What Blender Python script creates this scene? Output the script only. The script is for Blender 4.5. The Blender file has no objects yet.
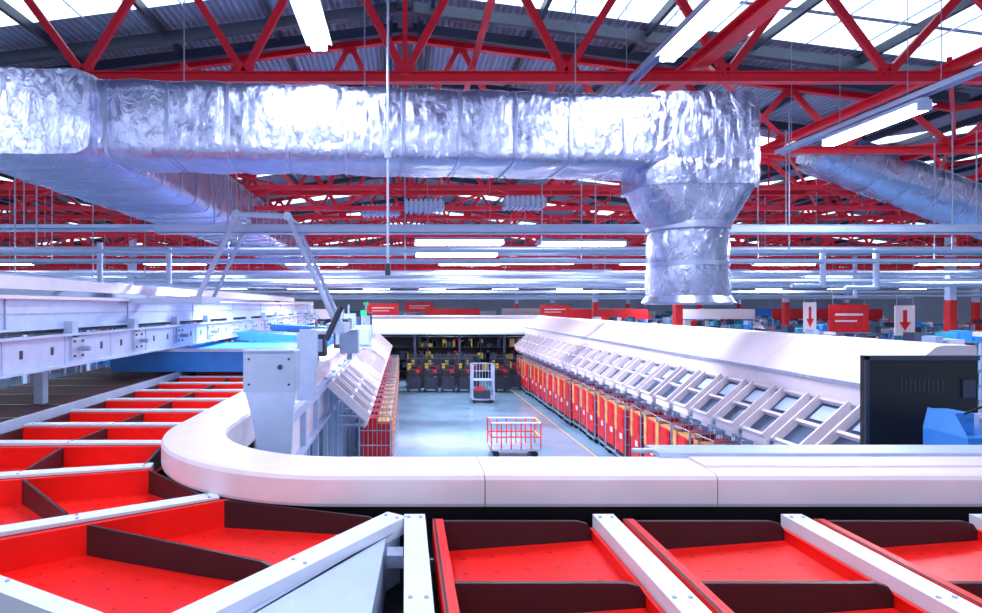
import bpy, math, random
from mathutils import Vector, noise
random.seed(4)
S = bpy.context.scene
S.view_settings.view_transform = 'Standard'

# ---------------------------------------------------------------- materials
def mat(name, col, rough=0.45, metal=0.0, emit=0.0, var=0.06, vscale=6.0, bump=0.0, bscale=40.0, spec=0.5):
    m = bpy.data.materials.new(name); m.use_nodes = True
    nt = m.node_tree; b = nt.nodes['Principled BSDF']
    b.inputs['Roughness'].default_value = rough
    b.inputs['Metallic'].default_value = metal
    b.inputs['Specular IOR Level'].default_value = spec
    tc = nt.nodes.new('ShaderNodeTexCoord')
    n = nt.nodes.new('ShaderNodeTexNoise'); n.inputs['Scale'].default_value = vscale; n.inputs['Detail'].default_value = 4
    nt.links.new(tc.outputs['Object'], n.inputs['Vector'])
    r = nt.nodes.new('ShaderNodeValToRGB')
    r.color_ramp.elements[0].position = .3; r.color_ramp.elements[1].position = .7
    r.color_ramp.elements[0].color = [max(0, c*(1-var)) for c in col]+[1]
    r.color_ramp.elements[1].color = [min(1, c*(1+var)) for c in col]+[1]
    nt.links.new(n.outputs['Fac'], r.inputs['Fac'])
    nt.links.new(r.outputs['Color'], b.inputs['Base Color'])
    if emit:
        b.inputs['Emission Color'].default_value = list(col)+[1]
        b.inputs['Emission Strength'].default_value = emit
    if bump:
        n2 = nt.nodes.new('ShaderNodeTexNoise'); n2.inputs['Scale'].default_value = bscale; n2.inputs['Detail'].default_value = 3
        nt.links.new(tc.outputs['Object'], n2.inputs['Vector'])
        bp = nt.nodes.new('ShaderNodeBump'); bp.inputs['Strength'].default_value = bump; bp.inputs['Distance'].default_value = .01
        nt.links.new(n2.outputs['Fac'], bp.inputs['Height']); nt.links.new(bp.outputs['Normal'], b.inputs['Normal'])
    return m

WHITE = mat('white_powder_coat', (.88,.74,.81), .35, var=.03)
WHITEB = mat('cool_white_steel', (.56,.66,.93), .35, .1, var=.06)
BARW = mat('tray_bar_white', (.80,.82,.93), .35, var=.04)
GREY = mat('galvanised_steel', (.40,.46,.62), .35, .5, var=.15, vscale=12)
LGREY = mat('light_grey_panel', (.48,.57,.80), .4, .1)
RED = mat('truss_red_paint', (.85,.012,.04), .42)
TRED = mat('tray_red_plastic', (.95,.010,.006), .36, var=.06)
TRED2 = mat('tray_vent_slot', (.30,.006,.006), .5, var=.0)
CRED = mat('cage_red_panel', (.78,.010,.018), .5, var=.15)
DARK = mat('dark_maroon_panel', (.028,.012,.018), .42)
BLACK = mat('black_and_gap_shade', (.008,.008,.012), .5)  # plain black finish, also used as painted shade in the tray gaps
NAVY = mat('dark_steel', (.045,.055,.09), .4, .3)
SLAT = mat('chute_bed_steel', (.08,.12,.22), .35, .5)
BLUE = mat('machine_blue', (.04,.27,.80), .4)
TEAL = mat('teal_panel', (.03,.30,.48), .5)
TAN = mat('cardboard_tan', (.72,.33,.13), .7, var=.2)
YEL = mat('yellow_paint', (.85,.55,.05), .5)
GREEN = mat('green_lamp', (.02,.5,.15), .4, emit=.3)
RUB = mat('black_rubber', (.02,.02,.02), .7)
BROWN = mat('brown_walkway', (.065,.018,.028), .75, var=.2, spec=.2)
TUBE = mat('fluorescent_tube', (.93,.93,1.0), .4, emit=18, var=0)
SKYL = mat('skylight_panel', (.72,.90,1.0), .4, emit=2.2, var=.0)
BEIGE = mat('far_wall_cladding', (.42,.45,.62), .6, var=.15, vscale=.3)

def roof_mat():
    m = bpy.data.materials.new('corrugated_roof_sheet'); m.use_nodes = True
    nt = m.node_tree; b = nt.nodes['Principled BSDF']
    tc = nt.nodes.new('ShaderNodeTexCoord')
    w = nt.nodes.new('ShaderNodeTexWave'); w.bands_direction = 'X'; w.inputs['Scale'].default_value = 2.2
    nt.links.new(tc.outputs['Object'], w.inputs['Vector'])
    r = nt.nodes.new('ShaderNodeValToRGB')
    r.color_ramp.elements[0].color = (.24,.29,.40,1); r.color_ramp.elements[1].color = (.38,.44,.58,1)
    nt.links.new(w.outputs['Fac'], r.inputs['Fac']); nt.links.new(r.outputs['Color'], b.inputs['Base Color'])
    bp = nt.nodes.new('ShaderNodeBump'); bp.inputs['Distance'].default_value = .04
    nt.links.new(w.outputs['Fac'], bp.inputs['Height']); nt.links.new(bp.outputs['Normal'], b.inputs['Normal'])
    b.inputs['Roughness'].default_value = .5
    return m
ROOF = roof_mat()

def foil_mat():
    m = bpy.data.materials.new('crinkled_foil'); m.use_nodes = True
    nt = m.node_tree; b = nt.nodes['Principled BSDF']
    b.inputs['Metallic'].default_value = .95; b.inputs['Roughness'].default_value = .27
    b.inputs['Base Color'].default_value = (.47,.51,.74,1)
    tc = nt.nodes.new('ShaderNodeTexCoord')
    mp = nt.nodes.new('ShaderNodeMapping'); mp.inputs['Scale'].default_value = (1,1,.5)
    nt.links.new(tc.outputs['Object'], mp.inputs['Vector'])
    n = nt.nodes.new('ShaderNodeTexNoise'); n.inputs['Scale'].default_value = 6; n.inputs['Detail'].default_value = 7
    n.inputs['Distortion'].default_value = 1.2; n.inputs['Roughness'].default_value = .6
    v = nt.nodes.new('ShaderNodeTexVoronoi'); v.feature = 'DISTANCE_TO_EDGE'; v.inputs['Scale'].default_value = 7
    nt.links.new(mp.outputs['Vector'], n.inputs['Vector'])
    mx = nt.nodes.new('ShaderNodeMixRGB'); mx.inputs['Fac'].default_value = .2
    nt.links.new(mp.outputs['Vector'], mx.inputs['Color1']); nt.links.new(n.outputs['Color'], mx.inputs['Color2'])
    nt.links.new(mx.outputs['Color'], v.inputs['Vector'])
    ad = nt.nodes.new('ShaderNodeMath'); ad.operation = 'MULTIPLY_ADD'; ad.inputs[1].default_value = .7
    nt.links.new(v.outputs['Distance'], ad.inputs[0]); nt.links.new(n.outputs['Fac'], ad.inputs[2])
    bp = nt.nodes.new('ShaderNodeBump'); bp.inputs['Strength'].default_value = .7; bp.inputs['Distance'].default_value = .05
    nt.links.new(ad.outputs[0], bp.inputs['Height']); nt.links.new(bp.outputs['Normal'], b.inputs['Normal'])
    return m
FOIL = foil_mat()
TAPE = mat('foil_tape', (.50,.54,.78), .3, .85, var=.1, bump=.4, bscale=20)
FLOOR = mat('epoxy_floor', (.24,.40,.56), .08, var=.18, vscale=.8, bump=.08, bscale=3)

# ---------------------------------------------------------------- mesh builder
class MB:
    def __init__(s): s.v=[]; s.f=[]; s.m=[]; s.mats=[]; s.sm=[]
    def mi(s, m):
        if m not in s.mats: s.mats.append(m)
        return s.mats.index(m)
    def add(s, vs, fs, m, smooth=False):
        o=len(s.v); s.v += [tuple(p) for p in vs]; i=s.mi(m)
        for f in fs: s.f.append([a+o for a in f]); s.m.append(i); s.sm.append(smooth)
    def box(s,x0,x1,y0,y1,z0,z1,m):
        vs=[(x,y,z) for z in (z0,z1) for y in (y0,y1) for x in (x0,x1)]
        s.add(vs,[(0,2,3,1),(4,5,7,6),(0,1,5,4),(2,6,7,3),(0,4,6,2),(1,3,7,5)],m)
    def beam(s,p,q,w,h,m,up=(0,0,1)):
        p=Vector(p);q=Vector(q);d=(q-p).normalized();u=Vector(up)
        if abs(d.dot(u))>.98: u=Vector((0,1,0))
        a=d.cross(u).normalized()*(w/2); b=a.cross(d).normalized()*(h/2)
        vs=[c+sa*a+sb*b for c in (p,q) for sb in (-1,1) for sa in (-1,1)]
        s.add(vs,[(0,1,3,2),(4,6,7,5),(0,4,5,1),(2,3,7,6),(0,2,6,4),(1,5,7,3)],m)
    def ibeam(s,p,q,w,h,m,t=.02):
        up=Vector((0,0,1)); 
        o=up*(h/2-t/2)
        s.beam(Vector(p)+o,Vector(q)+o,w,t,m); s.beam(Vector(p)-o,Vector(q)-o,w,t,m); s.beam(p,q,t,h-2*t,m)
    def cyl(s,p,q,r,m,n=8,r2=None):
        p=Vector(p);q=Vector(q);d=(q-p).normalized();u=Vector((0,0,1))
        if abs(d.dot(u))>.98: u=Vector((1,0,0))
        a=d.cross(u).normalized(); b=a.cross(d); r2=r if r2 is None else r2
        vs=[]
        for c,rr in ((p,r),(q,r2)):
            for i in range(n):
                t=2*math.pi*i/n; vs.append(c+a*math.cos(t)*rr+b*math.sin(t)*rr)
        s.add(vs,[(i,(i+1)%n,n+(i+1)%n,n+i) for i in range(n)],m,True)
        s.add(vs,[tuple(range(n))[::-1],tuple(range(n,2*n))],m)
    def poly(s,pts,m,th=0.0):
        n=len(pts)
        if not th: s.add(pts,[tuple(range(n))],m); return
        lo=[(p[0],p[1],p[2]-th) for p in pts]
        s.add(list(pts)+lo,[tuple(range(n)),tuple(range(2*n-1,n-1,-1))]+[(i,n+i,n+(i+1)%n,(i+1)%n) for i in range(n)],m)
    def loft(s,rings,m,cap=True,smooth=True):
        n=len(rings[0]); vs=[p for r in rings for p in r]; fs=[]
        for k in range(len(rings)-1):
            for i in range(n):
                j=(i+1)%n; fs.append((k*n+i,k*n+j,(k+1)*n+j,(k+1)*n+i))
        s.add(vs,fs,m,smooth)
        if cap:
            s.add(rings[0],[tuple(range(n))[::-1]],m); s.add(rings[-1],[tuple(range(n))],m)
    def mesh(s,name):
        me=bpy.data.meshes.new(name); me.from_pydata(s.v,[],s.f)
        for m in s.mats: me.materials.append(m)
        me.polygons.foreach_set('material_index',s.m); me.polygons.foreach_set('use_smooth',s.sm)
        me.update(); return me
    def obj(s,name,loc=(0,0,0),bevel=0):
        o=bpy.data.objects.new(name,s.mesh(name)); S.collection.objects.link(o); o.location=loc
        if bevel:
            b=o.modifiers.new('bevel','BEVEL'); b.width=bevel; b.segments=2; b.limit_method='ANGLE'
        return o
def inst(name,me,loc,rot=(0,0,0),scale=(1,1,1)):
    o=bpy.data.objects.new(name,me); S.collection.objects.link(o); o.location=loc; o.rotation_euler=rot; o.scale=scale; return o

# ---------------------------------------------------------------- shell
X0,X1,Y1=-39,65,90
m=MB(); m.box(X0,X1,-6,Y1,-.2,0,FLOOR); m.obj('floor')
m=MB(); m.box(5.45,5.49,5,32,0.001,.005,YEL)
m.obj('floor_marking_tape')
m=MB()
def roofz(x):
    c=round(x/26)*26
    return 11.0-.13*abs(x-c)
for k in range(-1,3):
    c=26*k
    for sgn in (-1,1):
        xa,xb=c,c+13*sgn
        ys=[-6]
        if k==0 and sgn==-1: ys+=[11.0,12.1]
        else: ys+=[10.6,11.5,11.62,12.75]
        for y in range(1,11): ys += [11.4+7.2*y, 12.6+7.2*y]
        ys=[y for y in ys if y<Y1]+[Y1]
        for i in range(len(ys)-1):
            mm=SKYL if (i%2==1) else ROOF
            m.poly([(xa,ys[i],11),(xb,ys[i],9.31),(xb,ys[i+1],9.31),(xa,ys[i+1],11)],mm)
        for t in range(6):   # purlins
            x=c+sgn*(t*2.3+.6); m.beam((x,-6,roofz(x)-.12),(x,Y1,roofz(x)-.12),.09,.18,NAVY)
        for t in range(13):
            x=c+sgn*(t+.5); m.beam((x,10.3,roofz(x)-.03),(x,12.7,roofz(x)-.03),.025,.03,LGREY)
m.obj('ceiling')
m=MB(); m.box(X0,X1,Y1,Y1+.3,0,12,BEIGE)
for i in range(26):
    x=X0+2+i*4; m.box(x,x+2.6,Y1-.06,Y1,1.2,3.6,random.choice([TEAL,WHITE,CRED,WHITEB]))
m.obj('wall_back')
m=MB(); m.box(X0-.3,X0,-6,Y1,0,12,BEIGE); m.obj('wall_left')
m=MB(); m.box(X1,X1+.3,-6,Y1,0,12,BEIGE); m.obj('wall_right')

# ---------------------------------------------------------------- roof trusses
m=MB()
for k in range(-1,3):
    c=26*k
    m.ibeam((c-13,0,8),(c+13,0,8),.15,.17,RED)
    for sgn in (-1,1):
        m.ibeam((c,0,10.65),(c+13*sgn,0,9.0),.15,.16,RED)
    n=10; st=26/n
    for i in range(n):
        xa=c-13+i*st; xb=xa+st; xm=(xa+xb)/2
        zt=roofz(xm)-.35
        m.beam((xa,0,8.05),(xm,0,zt),.08,.12,RED); m.beam((xm,0,zt),(xb,0,8.05),.08,.12,RED)
        m.box(xa-.16,xa+.16,-.02,.02,7.95,8.22,RED); m.box(xm-.16,xm+.16,-.02,.02,zt-.2,zt+.05,RED)
    m.beam((c,0,8),(c,0,10.6),.08,.1,RED)
tm=m.mesh('roof_truss')
for i,y in enumerate([9.7,14.2,19.5,25,31,37,43,50,58,68,78]):
    inst('roof_truss',tm,(0,y,0))
m=MB()
m.ibeam((4.75,3,8.25),(4.75,78,8.25),.24,.2,RED,.03)
for x in (-8.5,-13,13,8.8,17,22): m.ibeam((x,4,8.15),(x,78,8.15),.15,.16,RED)
m.beam((1.1,4,8.2),(1.1,78,8.2),.08,.1,RED)
m.beam((-3.6,9.7,8.2),(-3.6,78,8.2),.08,.1,RED)
for k,y in enumerate([9.7,14.2,19.5,25,31,37,43]):
    y2=[14.2,19.5,25,31,37,43,50][k]
    for x in (-13,-8.5,4.75,8.8,13,17):
        x2=x+4.2; m.beam((x,y,8.3),(x2,y2,8.3),.07,.07,RED)
m.obj('roof_longitudinal_bracing')
m=MB()
for y in (12.95,13.9,17,21,29,36):
    for sgn in (-1,1): m.beam((0,y,10.75),(13*sgn,y,9.1),.16,.22,NAVY)
m.beam((0,4,10.8),(0,80,10.8),.35,.2,NAVY)
for x in (-.35,.35): m.beam((x,13.5,10.7),(x,13.5,8.1),.12,.12,NAVY)
m.obj('roof_rafters')
m=MB()
for y in (16.5,22,28,34,40,47,55,64):
    zb=7.0
    for x in range(-26,50,3):
        m.beam((x,y,zb),(x+1.5,y,zb+.55),.05,.07,RED); m.beam((x+1.5,y,zb+.55),(x+3,y,zb),.05,.07,RED)
    m.beam((-28,y,zb),(50,y,zb),.1,.12,RED); m.beam((-28,y,zb+.58),(50,y,zb+.58),.09,.11,RED)
    for x in range(-26,50,6): m.cyl((x,y,zb+.5),(x,y,9.2),.02,RED,6)
for y in (26,33,42,52,60):
    m.beam((-30,y,6.35),(50,y,6.35),.1,.14,RED)
    for x in range(-28,50,4): m.beam((x,y,6.35),(x,y,7.6),.06,.06,RED)
m.obj('secondary_lattice_girders')

# ---------------------------------------------------------------- foil duct
def rrect(n,w,h,e=5.0):
    out=[]
    for i in range(n):
        t=2*math.pi*i/n; c,s_=math.cos(t),math.sin(t)
        k=(abs(c)**e+abs(s_)**e)**(-1/e)
        out.append((c*k*w/2,s_*k*h/2))
    return out
def duct_run(mb,p,q,uv,vv,w,h,e=7,seg=.8,n=64,tape=True,amp=.022):
    p=Vector(p);q=Vector(q);uv=Vector(uv).normalized();vv=Vector(vv).normalized();L=(q-p).length
    N=int(L/.07); prof=rrect(n,1,1,e); rings=[]
    for k in range(N+1):
        t=k/N; c=p.lerp(q,t); ph=(t*L/seg)%1.0
        puff=.06*(abs(math.sin(math.pi*ph))**.5)
        ww=(w if not callable(w) else w(t)); hh=(h if not callable(h) else h(t))
        ring=[]
        for a,b in prof:
            pt=c+uv*a*(ww+puff)+vv*b*(hh+puff)
            nz=noise.noise(pt*2.4)*amp+noise.noise(pt*7)*amp*.4
            d=(uv*a+vv*b).normalized()
            ring.append(pt+d*nz)
        rings.append(ring)
    mb.loft(rings,FOIL)
    if tape:
        k=1
        while k*seg<L-.1:
            t=k*seg/L; ww=(w if not callable(w) else w(t)); hh=(h if not callable(h) else h(t))
            rr=[]
            for s_ in (-.022,.022):
                c=p.lerp(q,t)+(q-p).normalized()*s_
                rr.append([c+uv*a*(ww+.045)+vv*b*(hh+.045) for a,b in rrect(48,1,1,e)])
            mb.loft(rr,TAPE); k+=1
m=MB()
zc=6.86
duct_run(m,(-6.45,8.4,zc),(5.15,9.35,zc),(0.08,-1,0),(0,0,1),1.1,1.03,e=9)
duct_run(m,(-5.15,7.85,zc),(-5.15,21,zc),(1,0,0),(0,0,1),2.05,1.12,e=9)
duct_run(m,(-5.15,21,zc-.05),(-4.4,27,zc-.6),(1,0,0),(0,0,1),lambda t:1.9-.8*t,lambda t:1.1-.4*t)
cx,cy=4.36,9.27
duct_run(m,(cx,cy,7.42),(cx,cy,6.2),(1,0,0),(0,-1,0),1.66,1.15,seg=1.3,tape=False,e=9)
duct_run(m,(cx,cy,6.45),(cx,cy,6.08),(1,0,0),(0,-1,0),1.72,1.24,e=5,seg=.5,tape=False)
rings=[]
for k in range(12):
    t=k/11; e=5-3*t; w=1.70-.54*t; h=1.22-.08*t; z=6.1-.62*t
    rings.append([Vector((cx+a,cy-b,z))+Vector((a,-b,0)).normalized()*noise.noise(Vector((a*2,b*2,z*3)))*.03 for a,b in rrect(64,w,h,e)])
m.loft(rings,FOIL)
duct_run(m,(cx,cy,5.5),(cx,cy,4.45),(1,0,0),(0,-1,0),lambda t:1.1+.06*t,lambda t:1.1+.06*t,e=2,seg=.55,amp=.02)
m.cyl((cx,cy,5.56),(cx,cy,5.46),.60,TAPE,40); m.cyl((cx,cy,4.97),(cx,cy,4.91),.59,TAPE,40)
m.cyl((cx,cy,4.36),(cx,cy,4.46),.67,TAPE,40,.60); m.cyl((cx,cy,4.33),(cx,cy,4.36),.63,GREY,40)
for x in (-6,-3.2,-.6,2.6):
    y=8.9+(x+.6)*.08
    m.cyl((x,y,7.35),(x,y,9.9),.01,GREY,6)
m.obj('foil_insulated_air_duct')
m=MB()
duct_run(m,(11.0,16.2,8.55),(17.6,16.2,6.1),(0,1,0),(.34,0,.94),1.2,1.2,e=2.2)
duct_run(m,(17.4,16.2,6.15),(26,16.2,6.1),(0,1,0),(0,0,1),1.1,1.1,e=2.2)
m.obj('foil_branch_duct')

# ---------------------------------------------------------------- service pipes / cable trays
m=MB()
def cabletray(mb,x0,x1,y,z,w=.3,mt=LGREY,h=.09):
    mb.box(x0,x1,y-w/2,y-w/2+.012,z,z+h,mt); mb.box(x0,x1,y+w/2-.012,y+w/2,z,z+h,mt)
    mb.box(x0,x1,y-w/2,y+w/2,z,z+.01,mt)
cabletray(m,-4.5,14,10.9,5.62,.3,LGREY,.13)
cabletray(m,-9,16,12.6,5.92,.25,WHITEB)
cabletray(m,-11,16,13.6,5.28,.3,LGREY)
cabletray(m,-14,20,17.5,6.5,.4,LGREY,.15)
cabletray(m,-14,26,20,6.0,.4,GREY,.12)
cabletray(m,-20,30,24,5.6,.4,WHITEB,.12)
cabletray(m,-24,40,30,5.7,.5,LGREY,.15)
cabletray(m,-24,44,36,5.4,.5,GREY,.15)
cabletray(m,-30,50,44,5.6,.5,LGREY,.2)
for x in range(-12,16,4):
    for y,z in ((12.6,5.9),(13.6,5.3),(17.5,6.5),(20,6),(24,5.6)):
        m.cyl((x,y,z),(x,y,8),.014,GREY,6)
m.obj('cable_trays')
m=MB()
for y,z,r in ((11.4,5.35,.035),(15,5.75,.05),(16,5.0,.04),(18.5,5.3,.05),(22,5.15,.06),(27,5.25,.07),(33,5.1,.08),(40,5.0,.09),(52,5.0,.1)):
    m.cyl((-26,y,z),(44,y,z),r,LGREY,8)
for x in (-7,-3.2,2.6,7.3,10.4):
    m.cyl((x,11.4,5.35),(x,11.4,8),.013,GREY,6)
for x,y,zt,zb in ((-6.2,12.2,5.6,4.75),(-4.8,12.2,5.5,4.75),(9.4,13.5,5.6,4.75),(-8.8,12.6,5.9,4.7),(10.6,13.5,5.6,4.7),(15,20,6,4.6)):
    m.cyl((x,y,zb),(x,y,zt),.06,LGREY,8); m.cyl((x-.7,y,zb+.02),(x,y,zb+.02),.045,LGREY,8)
m.obj('ceiling_service_pipes')
m=MB()
m.cyl((-.22,7.7,4.75),(-.22,7.7,10.5),.016,LGREY,10); m.cyl((-.22,7.7,6.2),(-.22,7.7,6.42),.045,GREY,12)
m.cyl((-.22,7.7,4.7),(-.22,7.7,4.85),.035,NAVY,12)
m.obj('hanging_sprinkler_drop_pipe')
m=MB()
for x,y in ((.0,16.2),(2.6,15.7),(-1.2,17)):
    for k in range(8): m.box(x+k*.13,x+k*.13+.07,y-.3,y+.3,6.85,7.15,LGREY)
    m.box(x-.03,x+1.05,y-.28,y+.28,6.9,7.1,GREY)
m.obj('unit_heater_grilles')

# ---------------------------------------------------------------- light battens
def batten_mesh(L,w=.16,r=.038):
    b=MB()
    b.box(-L/2,L/2,-w*.35,w*.35,.05,.13,WHITEB)
    b.poly([(-L/2,-w*.35,.07),(L/2,-w*.35,.07),(L/2,-w,.03),(-L/2,-w,.03)],WHITEB)
    b.poly([(-L/2,w*.35,.07),(L/2,w*.35,.07),(L/2,w,.03),(-L/2,w,.03)],WHITEB)
    b.cyl((-L/2+.03,-w*.4,-.01),(L/2-.03,-w*.4,-.01),r,TUBE,10)
    b.cyl((-L/2+.03,w*.4,-.01),(L/2-.03,w*.4,-.01),r,TUBE,10)
    for x in (-L/2,L/2-.03): b.box(x,x+.03,-w*.6,w*.6,-.045,.1,WHITEB)
    for x in (-L*.35,L*.35): b.cyl((x,0,.12),(x,0,2.0),.006,GREY,5)
    return b.mesh('fluorescent_batten_light')
BM=batten_mesh(2.4,.2); BN=batten_mesh(1.9,.17); BW=batten_mesh(2.4,.45,.05)
def area(name,loc,w,h,e,col=(.76,.85,1),rot=(0,0,0)):
    l=bpy.data.lights.new(name,'AREA'); l.shape='RECTANGLE'; l.size=w; l.size_y=h; l.energy=e; l.color=col
    o=bpy.data.objects.new(name,l); S.collection.objects.link(o); o.location=loc; o.rotation_euler=rot; return o
H=math.pi/2
inst('fluorescent_batten_light',BN,(-1.13,7.0,7.72),(0,0,H)); 
inst('fluorescent_batten_light',BN,(3.62,7.35,7.72),(0,0,H))
inst('fluorescent_batten_light',BN,(7.15,9.2,7.05),(0,0,H))
for x,y,z in ((1.45,16.2,6.02),(1.5,17.6,5.82),(4.95,16.9,6.05),(4.2,19,5.7),(-9.8,13.6,4.95)):
    inst('fluorescent_batten_light',BW,(x,y,z),(0,0,0))
for y in (23,29,36,44,54,66):
    for x in range(-27,46,6):
        inst('fluorescent_batten_light',BM,(x+random.uniform(-.6,.6),y+random.uniform(-.5,.5),5.9 if y>30 else 5.95))
m=MB()
for x,z,ya,yb in ((3.62,7.86,4,10.2),(7.15,7.2,4.5,11.5),(-1.13,7.86,4,8)):
    m.box(x-.07,x-.06,ya,yb,z,z+.09,LGREY); m.box(x+.06,x+.07,ya,yb,z,z+.09,LGREY); m.box(x-.07,x+.07,ya,yb,z+.08,z+.09,LGREY)
    for y in (ya+.5,(ya+yb)/2,yb-.4): m.cyl((x,y,z+.05),(x,y,z+2),.006,GREY,5)
m.obj('lighting_trunking')
for i,(x,y) in enumerate([(-1.13,7),(3.6,7.3),(7.15,9.2)]):
    area('batten_and_fill_glow',(x,y,7.64 if i<2 else 6.97),.12,1.9,120)
for x,y in ((-7,6),(2.5,2.5),(-3,2)): area('batten_and_fill_glow',(x,y,7.6),2.2,.2,180)  # added fill lamps out of view, no batten modelled above them
for x in (-12,-3,3,10,20):
    for y in (14,22,32,46): area('aisle_lamp_glow',(x,y,5.8),2.4,.2,430)

# ---------------------------------------------------------------- sorter guard (curved cover)
CX,CY,RO=-.45,5.62,1.70
prof=[(.04,2.985),(.005,2.99),(0,3.01),(0,3.165),(.015,3.19),(.05,3.20),(.47,3.20),(.515,3.19),(.53,3.16),(.53,2.86),(.50,2.85),(.14,2.85),(.14,2.985)]
def guard(name,pts):
    b=MB(); rings=[[(p[0]+n[0]*u,p[1]+n[1]*u,z) for u,z in prof] for p,n in pts]
    b.loft(rings,WHITE,True,False)
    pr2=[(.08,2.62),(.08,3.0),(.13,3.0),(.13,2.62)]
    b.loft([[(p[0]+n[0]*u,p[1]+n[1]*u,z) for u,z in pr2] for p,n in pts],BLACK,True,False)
    return b.obj(name)
YF=CY-RO; XL=CX-RO
arc=[]
for k in range(41):
    a=math.pi+H*k/40; arc.append(((CX+RO*math.cos(a),CY+RO*math.sin(a)),(-math.cos(a),-math.sin(a))))
arc.append(((.52,YF),(0,1)))
guard('conveyor_guard_cover',[((XL,5.62),(1,0))]+arc)
for a,b_ in ((.526,2.04),(2.046,5.4),(5.406,9.4)): guard('conveyor_guard_cover',[((a,YF),(0,1)),((b_,YF),(0,1))])
y=5.626
while y<32: guard('conveyor_guard_cover',[((XL,y+2.4),(1,0)),((XL,y),(1,0))]); y+=2.406
m=MB(); m.box(1.85,9.4,4.36,4.62,3.2,3.235,LGREY); m.box(2.05,9.4,4.1,4.34,3.2,3.215,WHITE)
m.cyl((1.7,4.5,3.22),(1.95,4.5,3.22),.02,GREY,8)
m.obj('guard_top_strip')

# ---------------------------------------------------------------- trays
def lerp(a,b,t): return (a[0]+(b[0]-a[0])*t,a[1]+(b[1]-a[1])*t)
def bar(mb,a,b,w=.13):
    mb.beam((a[0],a[1],2.95),(b[0],b[1],2.95),w,.10,BARW)
    mb.beam((a[0],a[1],2.85),(b[0],b[1],2.85),w*.6,.14,NAVY)
    d=Vector((b[0]-a[0],b[1]-a[1])).normalized(); nn=(-d.y,d.x)
    L=math.dist(a,b)
    for t in (.06,L*.5,L-.08):
        for s_ in (-1,1):
            x=a[0]+d.x*t+nn[0]*s_*w*.28; y_=a[1]+d.y*t+nn[1]*s_*w*.28
            mb.cyl((x,y_,3.0),(x,y_,3.006),.011,GREY,8)
def tray(name,A0,A1,B0,B1,divs=(.03,.41,.97),outer=False,slots=True,inset=.15):
    b=MB()
    def P(u,t,z):
        a=lerp(A0,A1,t); c=lerp(B0,B1,t); p=lerp(a,c,u); return (p[0],p[1],z)
    W=(math.dist(A0,B0)+math.dist(A1,B1))/2
    ua=inset/W; ub=1-.085/W
    def fz(u): return 2.80+.07*u
    b.poly([P(ua,.02,fz(0)),P(ua,.99,fz(0)),P(ub,.99,fz(1)),P(ub,.02,fz(1))],TRED,.012)
    for u0,u1,zt in ((ua-.04/W,ua+.025/W,2.985),(ub-.012/W,ub+.012/W,2.93)):
        b.poly([P(u0,.02,zt),P(u0,.99,zt),P(u1,.99,zt),P(u1,.02,zt)],TRED,.19)
    b.poly([P(ua-.035/W,.02,2.988),P(ua-.035/W,.99,2.988),P(ua-.022/W,.99,2.988),P(ua-.022/W,.02,2.988)],DARK,.01)
    for d in divs:
        t2=d+.012
        prof=lambda tt:[P(ua+.025/W,tt,2.80),P(ua+.025/W,tt,2.985),P(ub-.1/W,tt,2.985),P(ub-.04/W,tt,2.97),P(ub-.014/W,tt,2.93),P(ub-.014/W,tt,2.86)]
        b.loft([prof(d),prof(t2)],DARK,True,False)
    if slots:
        for i in range(5):
            for j in range(10):
                u=ua+(ub-ua)*(.14+.18*i); t=.1+.09*j
                if any(abs(t-d)<.03 for d in divs): continue
                z=fz((u-ua)/(ub-ua))+.002
                b.poly([P(u-.014/W,t,z),P(u-.014/W,t+.004,z),P(u+.014/W,t+.006,z),P(u+.014/W,t+.002,z)],TRED2)
    bar(b,A0,A1)
    if outer: bar(b,A1,B1,.1)
    return b.obj(name)
xs=[.06,1.24,2.42,3.6,4.78,5.96,7.14,8.32]
for i in range(7): tray('sorter_tray',(xs[i],3.76),(xs[i],1.6),(xs[i+1],3.76),(xs[i+1],1.6))
F54a,F54b=(-.05,3.76),(-1.03,2.36)
F30a,F30b=(-1.3,4.15),(-2.76,3.27)
F14a,F14b=(-2.08,4.94),(-3.95,4.44)
tray('sorter_tray',F30a,F30b,F54a,F54b,(.03,.52,.97),True)
tray('sorter_tray',F14a,F14b,F30a,F30b,(.03,.5,.97),True)
ys=[5.78+.9*k for k in range(26)]
tray('sorter_tray',(-2.25,ys[0]),(-4.2,ys[0]),F14a,F14b,(.03,.5,.97))
for i in range(24): tray('sorter_tray',(-2.25,ys[i+1]),(-4.2,ys[i+1]),(-2.25,ys[i]),(-4.2,ys[i]),(.03,.5,.97),slots=i<4)
m=MB(); bar(m,F54a,F54b,.15)
m.poly([(-.03,3.66,2.94),(-.99,2.30,2.94),(-1.15,1.9,2.94),(-.18,1.9,2.94),(-.11,3.58,2.94)],LGREY,.32)
m.box(-.1,-.01,3.3,3.42,2.86,2.93,GREY); m.box(-.13,-.01,2.5,2.56,2.86,2.93,GREY)
m.obj('sorter_corner_wedge_plate')
m=MB()
m.box(-.9,9.4,.9,3.98,2.2,2.62,BLACK); m.poly([(-4.6,33,2.62),(-4.6,3,2.62),(-2.8,1.2,2.62),(-.9,.9,2.62),(-.9,3.98,2.62),(-2.0,4.8,2.62),(-2.12,33,2.62)],BLACK,.4)  # black belly added so the gaps between the trays stay dark
for x in (-4,-1,2.5,6,9): m.box(x,x+.15,2,2.15,0,2.2,LGREY)
for y in (8,14,20,26,32): m.box(-4.2,-4.05,y,y+.15,0,2.2,LGREY); m.box(-2.4,-2.25,y,y+.15,0,2.2,LGREY)
m.obj('sorter_conveyor_bed')
m=MB(); m.box(-6.4,-4.3,4.0,33,2.96,3.0,BROWN)
for k in range(30): m.box(-6.4,-4.3,4.1+k*.95,4.13+k*.95,3.0,3.006,NAVY)
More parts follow.
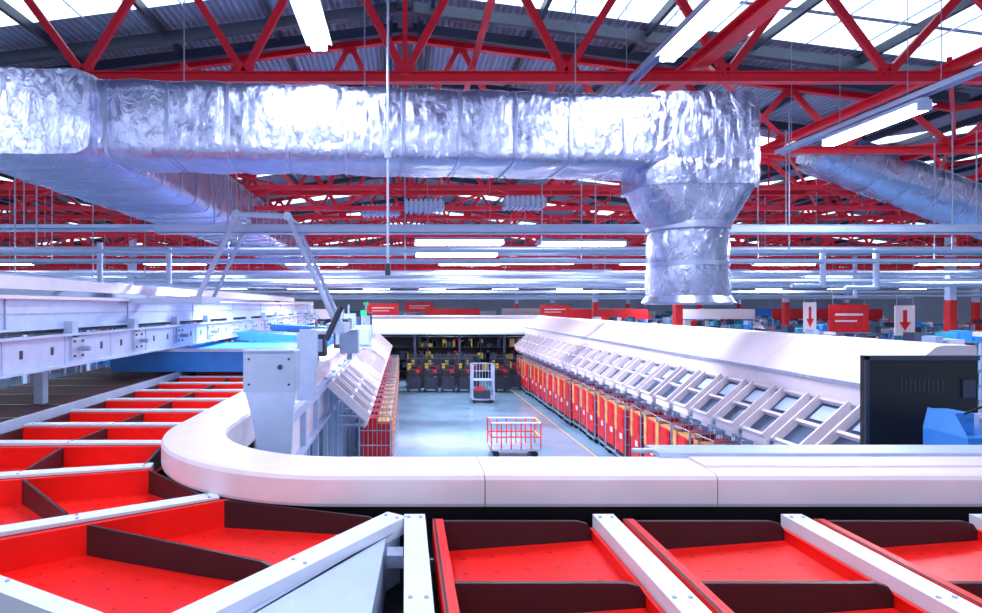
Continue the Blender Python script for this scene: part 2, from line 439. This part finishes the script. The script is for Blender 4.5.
m.box(-4.32,-4.27,4.4,33,2.9,3.06,LGREY)
for y in (7,14,21,28): m.box(-5.5,-5.4,y,y+.1,0,2.96,LGREY)
m.obj('side_walkway_deck')

# blue cross conveyors
m=MB()
m.box(-5.6,-2.3,11.4,11.5,3.06,3.48,BLUE); m.box(-5.6,-2.3,14.8,14.9,3.06,3.42,BLUE); m.box(-5.6,-2.35,11.5,14.8,3.36,3.40,BLUE)
m.box(-5.6,-2.3,11.36,11.4,3.44,3.50,WHITEB); m.box(-2.4,-2.25,11.5,22,3.06,3.42,BLUE)
m.poly([(-5.2,16,3.66),(-2.3,16,3.50),(-2.3,17.4,3.50),(-5.2,17.4,3.66)],BLUE,.22)
m.poly([(-5.0,20,3.72),(-2.3,20,3.6),(-2.3,21,3.6),(-5.0,21,3.72)],BLUE,.2)
for x in (-5.4,-4.4,-2.5): m.box(x,x+.12,13.2,13.35,3.0,3.36,BLUE); m.box(x+.3,x+.42,16.5,16.6,3.0,3.4,BLUE)
m.obj('blue_infeed_conveyor')

# ---------------------------------------------------------------- overhead conveyor left
m=MB()
ya,yb=3.5,30
m.box(-4.54,-4.5,ya,yb,3.50,3.94,WHITEB); m.box(-4.5,-4.44,ya,yb,3.50,3.53,WHITEB); m.box(-4.5,-4.44,ya,yb,3.91,3.94,WHITEB)
m.box(-4.72,-4.68,ya,yb,4.0,4.42,WHITEB); m.box(-4.68,-4.62,ya,yb,4.0,4.03,WHITEB); m.box(-4.68,-4.58,ya,yb,4.39,4.43,WHITE)
m.box(-4.68,-4.67,ya,yb,4.2,4.215,GREY)
m.box(-5.7,-5.55,ya,yb,4.55,4.74,WHITE); m.box(-5.55,-4.7,ya,yb,4.42,4.44,WHITEB)
m.box(-6.6,-6.5,ya,yb,4.5,4.85,LGREY)
m.box(-6.5,-4.7,ya,yb,3.95,3.97,NAVY)
y=ya+.4; k=0
while y<yb:
    m.box(-4.5,-4.495,y,y+.06,3.68,3.78,NAVY)
    if k%2==0: m.box(-4.5,-4.49,y+.3,y+.33,3.54,3.90,LGREY)
    if k%3==0:
        m.box(-4.5,-4.46,y+.42,y+.72,3.58,3.88,LGREY)
        for dy,dz in ((.47,.63),(.67,.63),(.47,.83),(.67,.83)): m.cyl((-4.46,y+dy,3+dz),(-4.44,y+dy,3+dz),.018,NAVY,6)
        m.box(-4.62,-4.5,y+.5,y+.64,3.88,4.1,LGREY)
        m.cyl((-4.44,y+.57,3.73),(-4.3,y+.57,3.73),.035,GREY,10)
        m.box(-6.5,-5.7,y,y+.06,4.6,4.66,LGREY)
    if k%5==0: m.box(-4.675,-4.66,y,y+.02,4.0,4.42,GREY)
    m.cyl((-6.5,y+.3,4.05),(-4.72,y+.3,4.05),.04,GREY,8)
    y+=.62; k+=1
for y in (8,13.5,19,24.5,29.5):
    m.box(-4.95,-4.83,y,y+.12,3.0,4.0,LGREY); m.box(-6.35,-6.23,y,y+.12,3.0,4.5,LGREY)
m.obj('overhead_belt_conveyor')
m=MB()
m.ibeam((-7.8,5,4.9),(-7.8,34,4.9),.14,.18,WHITEB); m.ibeam((-9.5,5,5.0),(-9.5,34,5.0),.14,.2,LGREY)
for y in range(6,34,3):
    m.box(-9.5,-7.8,y,y+.08,4.84,4.9,LGREY); m.cyl((-7.8,y,5),(-7.8,y,8),.015,GREY,6)
    m.box(-9.55,-9.45,y,y+.1,0,4.9,LGREY)
m.obj('upper_roller_conveyor')

# hoist frame
m=MB()
pts=[(-3.45,10,4.45),(-2.8,10,5.84),(-1.95,10,5.80),(-1.15,10,4.0)]
for i in range(3): m.cyl(pts[i],pts[i+1],.045,LGREY,12)
for p in pts[1:3]: m.cyl((p[0],9.94,p[2]),(p[0],10.06,p[2]),.07,GREY,14)
for p in pts: m.cyl(p,(p[0],10.8,p[2]),.03,LGREY,10)
for i in (0,2): m.cyl((pts[i][0],10.8,pts[i][2]),(pts[i+1][0],10.8,pts[i+1][2]),.035,LGREY,12)
m.box(-3.55,-3.35,9.9,10.9,4.35,4.47,LGREY); m.box(-4.7,-3.4,10.0,10.1,4.36,4.44,LGREY); m.box(-4.7,-3.4,10.7,10.8,4.36,4.44,LGREY)
m.box(-1.3,-1.0,9.9,10.9,3.86,4.02,LGREY); m.box(-1.67,-1.57,9.95,10.05,3.2,3.9,LGREY); m.box(-1.67,-1.57,10.75,10.85,3.2,3.9,LGREY); m.box(-1.67,-1.2,9.95,10.85,3.84,3.9,LGREY)
m.cyl((-1.05,9.9,4.3),(-1.3,9.9,3.75),.05,NAVY,10)
m.obj('maintenance_hoist_frame')
m=MB()
m.box(-1.66,-1.13,6.15,6.18,3.42,3.84,LGREY); m.box(-1.66,-1.63,6.18,6.45,3.42,3.84,LGREY); m.box(-1.16,-1.13,6.18,6.45,3.42,3.84,LGREY)
m.poly([(-1.66,6.12,3.86),(-1.13,6.12,3.86),(-1.13,6.18,3.86),(-1.66,6.18,3.86)],WHITEB,.02)
vs=[(-1.64,6.15,3.42),(-1.13,6.15,3.42),(-1.15,6.15,3.1),(-1.17,6.15,2.75),(-1.5,6.15,2.75),(-1.58,6.15,3.2)]
m.loft([vs,[(a,6.19,c) for a,b,c in vs]],WHITEB,True,False)
for x in (-1.6,-1.19):
    for z in (3.5,3.76): m.cyl((x,6.14,z),(x,6.15,z),.013,NAVY,8)
m.cyl((-1.28,6.13,3.68),(-1.28,6.15,3.68),.025,NAVY,12)
m.box(-1.46,-1.22,8.3,8.34,3.55,3.98,LGREY); m.box(-1.5,-1.25,8.3,8.5,3.0,3.55,LGREY)
m.box(-1.66,-1.6,9.2,9.26,3.2,3.9,LGREY); m.box(-1.66,-1.6,10.6,10.66,3.2,3.9,LGREY)
m.obj('guard_bracket_plate',bevel=.005)
m=MB()
for k,(x,y,z0,z1,mt) in enumerate([(-1.2,13,3.3,3.8,LGREY),(-1.5,14.5,3.3,4.0,NAVY),(-1.1,16,3.2,3.8,WHITEB),(-1.6,17,3.3,4.1,LGREY),(-1.3,20,3.3,4.1,NAVY),(-1.8,12.2,3.3,3.75,NAVY)]):
    m.box(x-.2,x+.2,y-.2,y+.2,z0,z1,mt); m.box(x-.15,x+.15,y-.24,y-.2,z0+.1,z1-.1,LGREY)
    m.cyl((x,y,z1),(x,y,z1+.25),.03,GREY,8)
    m.box(x-.05,x+.05,y-.05,y+.05,3.15,z0,GREY)
m.cyl((-1.1,16,4.05),(-1.1,16,4.2),.08,GREEN,12); m.cyl((-1.3,20,4.35),(-1.3,20,4.45),.08,GREEN,12)
m.obj('control_boxes_with_beacons')

# ---------------------------------------------------------------- pit sides: chutes
def chute_mesh(name):
    b=MB()
    d=Vector((-.75,0,-.68))
    def pt(t,y,off): 
        p=Vector((.75,y,.68))+d*t; n=Vector((-.68,0,.75)); return p+n*off
    for y in (.06,.70):
        b.loft([[pt(0,y,-.02),pt(0,y,.14),pt(1,y,.14),pt(1,y,-.02)],[pt(0,y+.035,-.02),pt(0,y+.035,.14),pt(1,y+.035,.14),pt(1,y+.035,-.02)]],WHITE,True,False)
    b.loft([[pt(.0,.07,0),pt(.0,.07,.01),pt(1,.07,.01),pt(1,.07,0)],[pt(.0,.71,0),pt(.0,.71,.01),pt(1,.71,.01),pt(1,.71,0)]],SLAT,True,False)
    for t in (.0,.5,.94):
        b.loft([[pt(t,.07,.01),pt(t,.07,.10),pt(t+.05,.07,.10),pt(t+.05,.07,.01)],[pt(t,.71,.01),pt(t,.71,.10),pt(t+.05,.71,.10),pt(t+.05,.71,.01)]],WHITE,True,False)
    b.loft([[pt(.12,.2,.035),pt(.12,.2,.04),pt(.40,.2,.04),pt(.40,.2,.035)],[pt(.12,.58,.035),pt(.12,.58,.04),pt(.40,.58,.04),pt(.40,.58,.035)]],LGREY,True,False)
    b.box(.70,.78,0,.05,-2.1,.72,LGREY); b.box(.05,.75,.0,.04,-.25,-.2,LGREY)
    b.box(-.03,.02,.05,.74,-.09,.02,WHITE)
    b.box(.02,.06,.25,.5,-.18,-.06,WHITE)
    return b.mesh(name)
CM=chute_mesh('parcel_chute')
def cage_mesh(name,red=True):
    b=MB(); w,d,h=.70,.74,1.7; G=GREY if red else NAVY
    for x in (0,d):
        for y in (0,w): b.cyl((x,y,.16),(x,y,h),.02,G,6)
    for z in (.2,.6,1.0,1.35,h):
        for x in (0,d): b.cyl((x,0,z),(x,w,z),.013,G,6)
        for y in (0,w): b.cyl((0,y,z),(d,y,z),.013,G,6)
    for k in range(1,7):
        y=w*k/7; b.cyl((d,y,.2),(d,y,h),.007,G,5)
        x=d*k/7; b.cyl((x,0,.2),(x,0,h),.007,G,5); b.cyl((x,w,.2),(x,w,h),.007,G,5)
    b.box(0,d,0,w,.15,.19,G)
    for x in (.08,d-.08):
        for y in (.08,w-.08):
            b.cyl((x,y-.02,.065),(x,y+.02,.065),.065,RUB,12); b.cyl((x,y,.08),(x,y,.16),.015,GREY,6)
    if red:
        for a in ((-.03,-.015,.05,w-.05,.35,1.52),(.03,d-.05,.03,.045,.3,1.5),(.03,d-.05,w-.045,w-.03,.3,1.5)):
            b.box(*a,CRED)
        b.box(.05,d-.06,.07,w-.07,.2,.9,DARK)
        b.box(-.045,-.03,.12,.40,1.08,1.55,CRED); b.box(-.05,-.02,w-.19,w-.03,.9,1.6,TAN)
        b.box(-.045,-.03,.14,.30,.72,.86,WHITE)
        b.box(.0,.3,.06,w-.06,1.50,1.56,TAN); b.box(.32,.6,.1,w-.1,1.45,1.62,CRED)
    else:
        b.box(.06,d-.06,.06,w-.06,.2,.75,NAVY); b.box(.1,.5,.1,.5,.75,1.1,DARK)
        b.box(.45,.65,.06,.1,.95,1.15,CRED); b.box(.05,.2,.06,.1,1.2,1.45,YEL)
    return b.mesh(name)
KM=cage_mesh('roll_cage'); WM=cage_mesh('wire_roll_cage',False)
y=7.9
while y<31.5:
    inst('parcel_chute',CM,(5.9,y,2.12))
    inst('roll_cage',KM,(5.95+random.uniform(-.06,.06),y+.05,0),(0,0,random.uniform(-.06,.06)))
    if y>11:
        inst('parcel_chute',CM,(-.75,y+.7,2.12),(0,0,math.pi))
    if y>14: inst('roll_cage',KM,(-.35,y+.76,0),(0,0,math.pi))
    y+=.9
m=MB()
m.box(-1.66,-1.60,6.6,32,2.1,2.9,WHITE)
for k in range(20): m.box(-1.62,-1.52,6.6+1.3*k,6.7+1.3*k,0,2.9,LGREY)
m.box(-1.6,-1.5,6.6,32,2.72,2.86,LGREY); m.box(-1.6,-1.5,6.6,32,2.1,2.16,LGREY)
m.obj('guard_support_frame')
# right side cover
m=MB()
pr=[(6.62,2.80),(6.62,3.17),(6.66,3.20),(7.35,3.74),(7.45,3.76),(7.9,3.76),(7.9,2.7),(6.7,2.7)]
y=8.3
while y<33:
    y2=min(y+3.0,33.4)
    m.loft([[(a,y,b) for a,b in pr],[(a,y2-.01,b) for a,b in pr]],WHITE,True,False); y=y2
m.box(6.56,6.62,8.3,33,3.13,3.19,GREY); m.box(6.58,6.62,8.3,33,2.78,2.84,GREY)
for k in range(18): m.box(6.72,6.8,8.3+k*1.4,8.4+k*1.4,0,2.7,LGREY); m.box(7.7,7.8,8.3+k*1.4,8.4+k*1.4,0,2.7,LGREY)
m.obj('sorter_side_cover')
m=MB()
m.box(-2.1,7.9,33.4,34.6,2.75,3.75,WHITE); m.box(-2.1,7.9,33.36,33.4,2.75,2.85,LGREY); m.box(-2.1,7.9,33.3,34.7,3.75,3.79,WHITEB)
for x in (-1.9,.5,3,5.5,7.6): m.box(x,x+.12,33.5,33.6,0,2.75,NAVY)
m.obj('sorter_end_cover')
m=MB()
m.box(-2,7.8,36,36.1,0,2.7,BLACK)
for z in (.5,1.2,1.9,2.5): m.box(-1.8,7.6,35,35.8,z,z+.04,NAVY)
for k in range(90):
    x=random.uniform(-1.7,7.3); z=random.choice((.54,1.24,1.94)); m.box(x,x+random.uniform(.15,.35),35.05,35.5,z,z+random.uniform(.2,.5),random.choice([TAN,YEL,CRED,NAVY,NAVY,NAVY,YEL]))
for x in (-1.8,1.3,4.4,7.5): m.box(x,x+.06,35,35.8,0,2.6,NAVY)
m.obj('sorting_shelf_rack')
for x in (.1,.95,1.8,2.65,4.5,5.3): inst('wire_roll_cage',WM,(x,30.0 if x<5 else 30.9,0),(0,0,random.uniform(-.1,.1)))
for x in (.3,1.2,2.1,3.2,4.6): inst('wire_roll_cage',WM,(x,31.8,0),(0,0,0))
m=MB()
w_,d_,h_=.85,.95,1.7
for x in (0,d_):
    for yy in (0,w_): m.cyl((x,yy,.16),(x,yy,h_),.025,LGREY,8)
for z in (.2,.6,1.0,1.35,h_):
    for x in (0,d_): m.cyl((x,0,z),(x,w_,z),.02,LGREY,6)
    m.cyl((0,w_,z),(d_,w_,z),.02,LGREY,6)
for k in range(1,7):
    m.cyl((d_*k/7,w_,.2),(d_*k/7,w_,h_),.012,LGREY,6); m.cyl((0,w_*k/7,.2),(0,w_*k/7,h_),.012,LGREY,6); m.cyl((d_,w_*k/7,.2),(d_,w_*k/7,h_),.012,LGREY,6)
m.box(0,d_,0,w_,.15,.2,GREY); m.box(.1,.8,.1,.7,.2,.55,NAVY); m.box(.15,.5,.1,.3,.55,.7,CRED); m.box(0,d_,.4,.8,.95,1.0,LGREY)
for x in (.1,d_-.1):
    for yy in (.1,w_-.1): m.cyl((x,yy-.02,.07),(x,yy+.02,.07),.07,RUB,12)
m.obj('nesting_cage_trolley',(3.0,26.6,0))
m=MB()
m.box(0,1.4,0,.8,.2,.25,GREY)
for x in (0,.28,.56,.84,1.12,1.4):
    for y in (0,.8): m.cyl((x,y,.25),(x,y,1.0),.018,CRED,8)
for z in (.6,1.0):
    for y in (0,.8): m.cyl((0,y,z),(1.4,y,z),.022,WHITE if z==1 else CRED,8)
    for x in (0,1.4): m.cyl((x,0,z),(x,.8,z),.022,YEL if x else CRED,8)
for x in (.15,1.25):
    for y in (.1,.7): m.cyl((x,y-.025,.09),(x,y+.025,.09),.09,RUB,14); m.cyl((x,y,.1),(x,y,.2),.02,GREY,8)
m.obj('platform_trolley',(2.45,17.0,0))

# ---------------------------------------------------------------- display + blue scanner at right
m=MB()
m.box(5.05,6.30,6.60,6.66,2.74,3.76,BLACK); m.box(5.05,6.30,6.57,6.60,3.71,3.76,NAVY); m.box(5.05,5.09,6.57,6.60,2.74,3.76,NAVY); m.box(5.05,6.3,6.57,6.6,2.74,2.78,NAVY)
for k in range(10): m.box(5.45+.05*k,5.465+.05*k,6.595,6.6,3.35,3.5,NAVY)
m.box(6.12,6.26,6.58,6.6,3.3,3.5,NAVY)
m.box(5.6,5.75,6.66,6.8,0,3.3,NAVY); m.box(5.3,6.1,6.5,7.0,0,.06,NAVY)
m.obj('display_panel_back',bevel=.006)
m=MB()
m.box(5.35,6.8,5.7,6.2,2.55,3.05,BLUE); m.poly([(5.35,5.7,3.05),(5.35,6.2,3.05),(5.4,6.2,3.26),(5.4,5.9,3.26)],BLUE)
m.box(5.4,5.6,5.9,6.2,3.05,3.25,BLUE); m.box(5.85,6.7,5.85,6.2,3.05,3.2,WHITEB); m.cyl((5.72,5.9,3.05),(5.72,5.9,3.2),.05,LGREY,16)
m.cyl((5.95,5.75,3.05),(5.95,5.75,3.12),.04,CRED,12); m.box(5.45,5.62,5.68,5.7,2.8,2.98,NAVY)
for x in (5.4,6.6): m.box(x,x+.08,5.75,6.15,0,2.55,LGREY)
pp=[(5.45,5.85,3.25),(5.58,5.75,3.36),(5.75,5.75,3.3),(5.85,5.75,3.1)]
for i in range(3): m.cyl(pp[i],pp[i+1],.012,RUB,8)
m.obj('blue_scanner_unit',bevel=.006)

# ---------------------------------------------------------------- distant hall equipment
def rack_mesh(c1,c2,L=7):
    b=MB()
    for x in [i*1.0 for i in range(int(L)+1)]: b.box(x,x+.07,0,.07,0,2.9,LGREY); b.box(x,x+.07,1.2,1.27,0,2.9,LGREY)
    for z in (.5,1.1,1.7,2.3,2.85): b.box(0,L,0,1.25,z,z+.05,c1)
    for k in range(int(L*7)):
        x=random.uniform(0,L-.4); z=random.choice((.55,1.15,1.75,2.35,2.9)); b.box(x,x+random.uniform(.2,.5),.05,.6,z,z+random.uniform(.15,.45),random.choice([c2,c1,CRED,NAVY,BLUE,NAVY,WHITE,TEAL]))
    return b.mesh('storage_rack')
R=[rack_mesh(TEAL,BLUE),rack_mesh(BLUE,TEAL),rack_mesh(CRED,WHITE),rack_mesh(LGREY,NAVY)]
for y in (38,44,51,59,66,78):
    x=-30
    while x<52:
        if not (-3<x<8 and y<40): inst('storage_rack',random.choice(R if x<14 else R[:2]+R[:2]+R[2:]),(x,y+random.uniform(-.5,.5),0),(0,0,0),(1,1,random.uniform(.85,1.15)))
        x+=8.2
for x,y in ((12,20),(12,26),(20,24),(20,32)):
    inst('storage_rack',R[3 if x==12 else 0],(x,y,0))
m=MB()
for x in (-26,-13,13,26,39):
    for y in (28.6,41,53,70): m.box(x-.15,x+.15,y-.15,y+.15,0,8.1,WHITEB); m.box(x-.17,x+.17,y-.17,y+.17,2.4,4.6,CRED)
m.obj('support_columns')
m=MB()
for x,y,w,c in ((-22,47,8,CRED),(-12,48,6,WHITE),(2,56,5,CRED),(12,47,7,CRED),(22,48,6,WHITE),(30,49,9,CRED),(10,62,14,WHITE),(-30,62,18,CRED),(34,62,10,BLUE)):
    m.box(x,x+w,y,y+.1,3.3,4.1,c); m.box(x,x+.1,y,y+.1,0,3.3,LGREY); m.box(x+w-.1,x+w,y,y+.1,0,3.3,LGREY)
m.obj('work_area_fascia_boards')
def sign(x,y,w,h,z,bg,arrow):
    b=MB(); b.box(-w/2,w/2,0,.04,0,h,bg); fg=CRED if bg is WHITE else WHITE
    if arrow:
        b.box(-w*.1,w*.1,-.01,0,h*.42,h*.85,fg); b.add([(-w*.3,-.01,h*.45),(w*.3,-.01,h*.45),(0,-.01,h*.15)],[(0,2,1)],fg)
    else:
        b.box(-w*.35,w*.35,-.01,0,h*.6,h*.68,fg); b.box(-w*.35,w*.2,-.01,0,h*.38,h*.44,fg)
    for s_ in (-1,1): b.cyl((s_*w*.4,.02,h),(s_*w*.4,.02,h+3),.01,GREY,5)
    b.obj('hanging_aisle_sign',(x,y,z))
sign(22.2,30,2.0,1.4,3.0,CRED,False); sign(25,30,1.0,1.5,2.85,WHITE,True); sign(18.9,28,.6,1.4,3.1,WHITE,True)
sign(-1.4,38,2.0,.8,3.7,CRED,False); sign(1.0,42,2.0,.7,3.9,CRED,False); sign(10,40,2.0,.8,3.6,CRED,False)
sign(-6.5,36,2.0,.7,3.9,WHITE,False)

# ---------------------------------------------------------------- world & camera
w=bpy.data.worlds.new('world'); S.world=w; w.use_nodes=True
bg=w.node_tree.nodes['Background']; bg.inputs[0].default_value=(.62,.74,1,1); bg.inputs[1].default_value=.95
cam=bpy.data.cameras.new('camera'); co=bpy.data.objects.new('camera',cam); S.collection.objects.link(co)
co.location=(0,0,4.3); co.rotation_euler=(H,0,0); cam.sensor_width=36; cam.lens=600/982*36
cam.shift_x=(491-405)/982; cam.clip_end=300; cam.clip_start=.05
S.camera=co
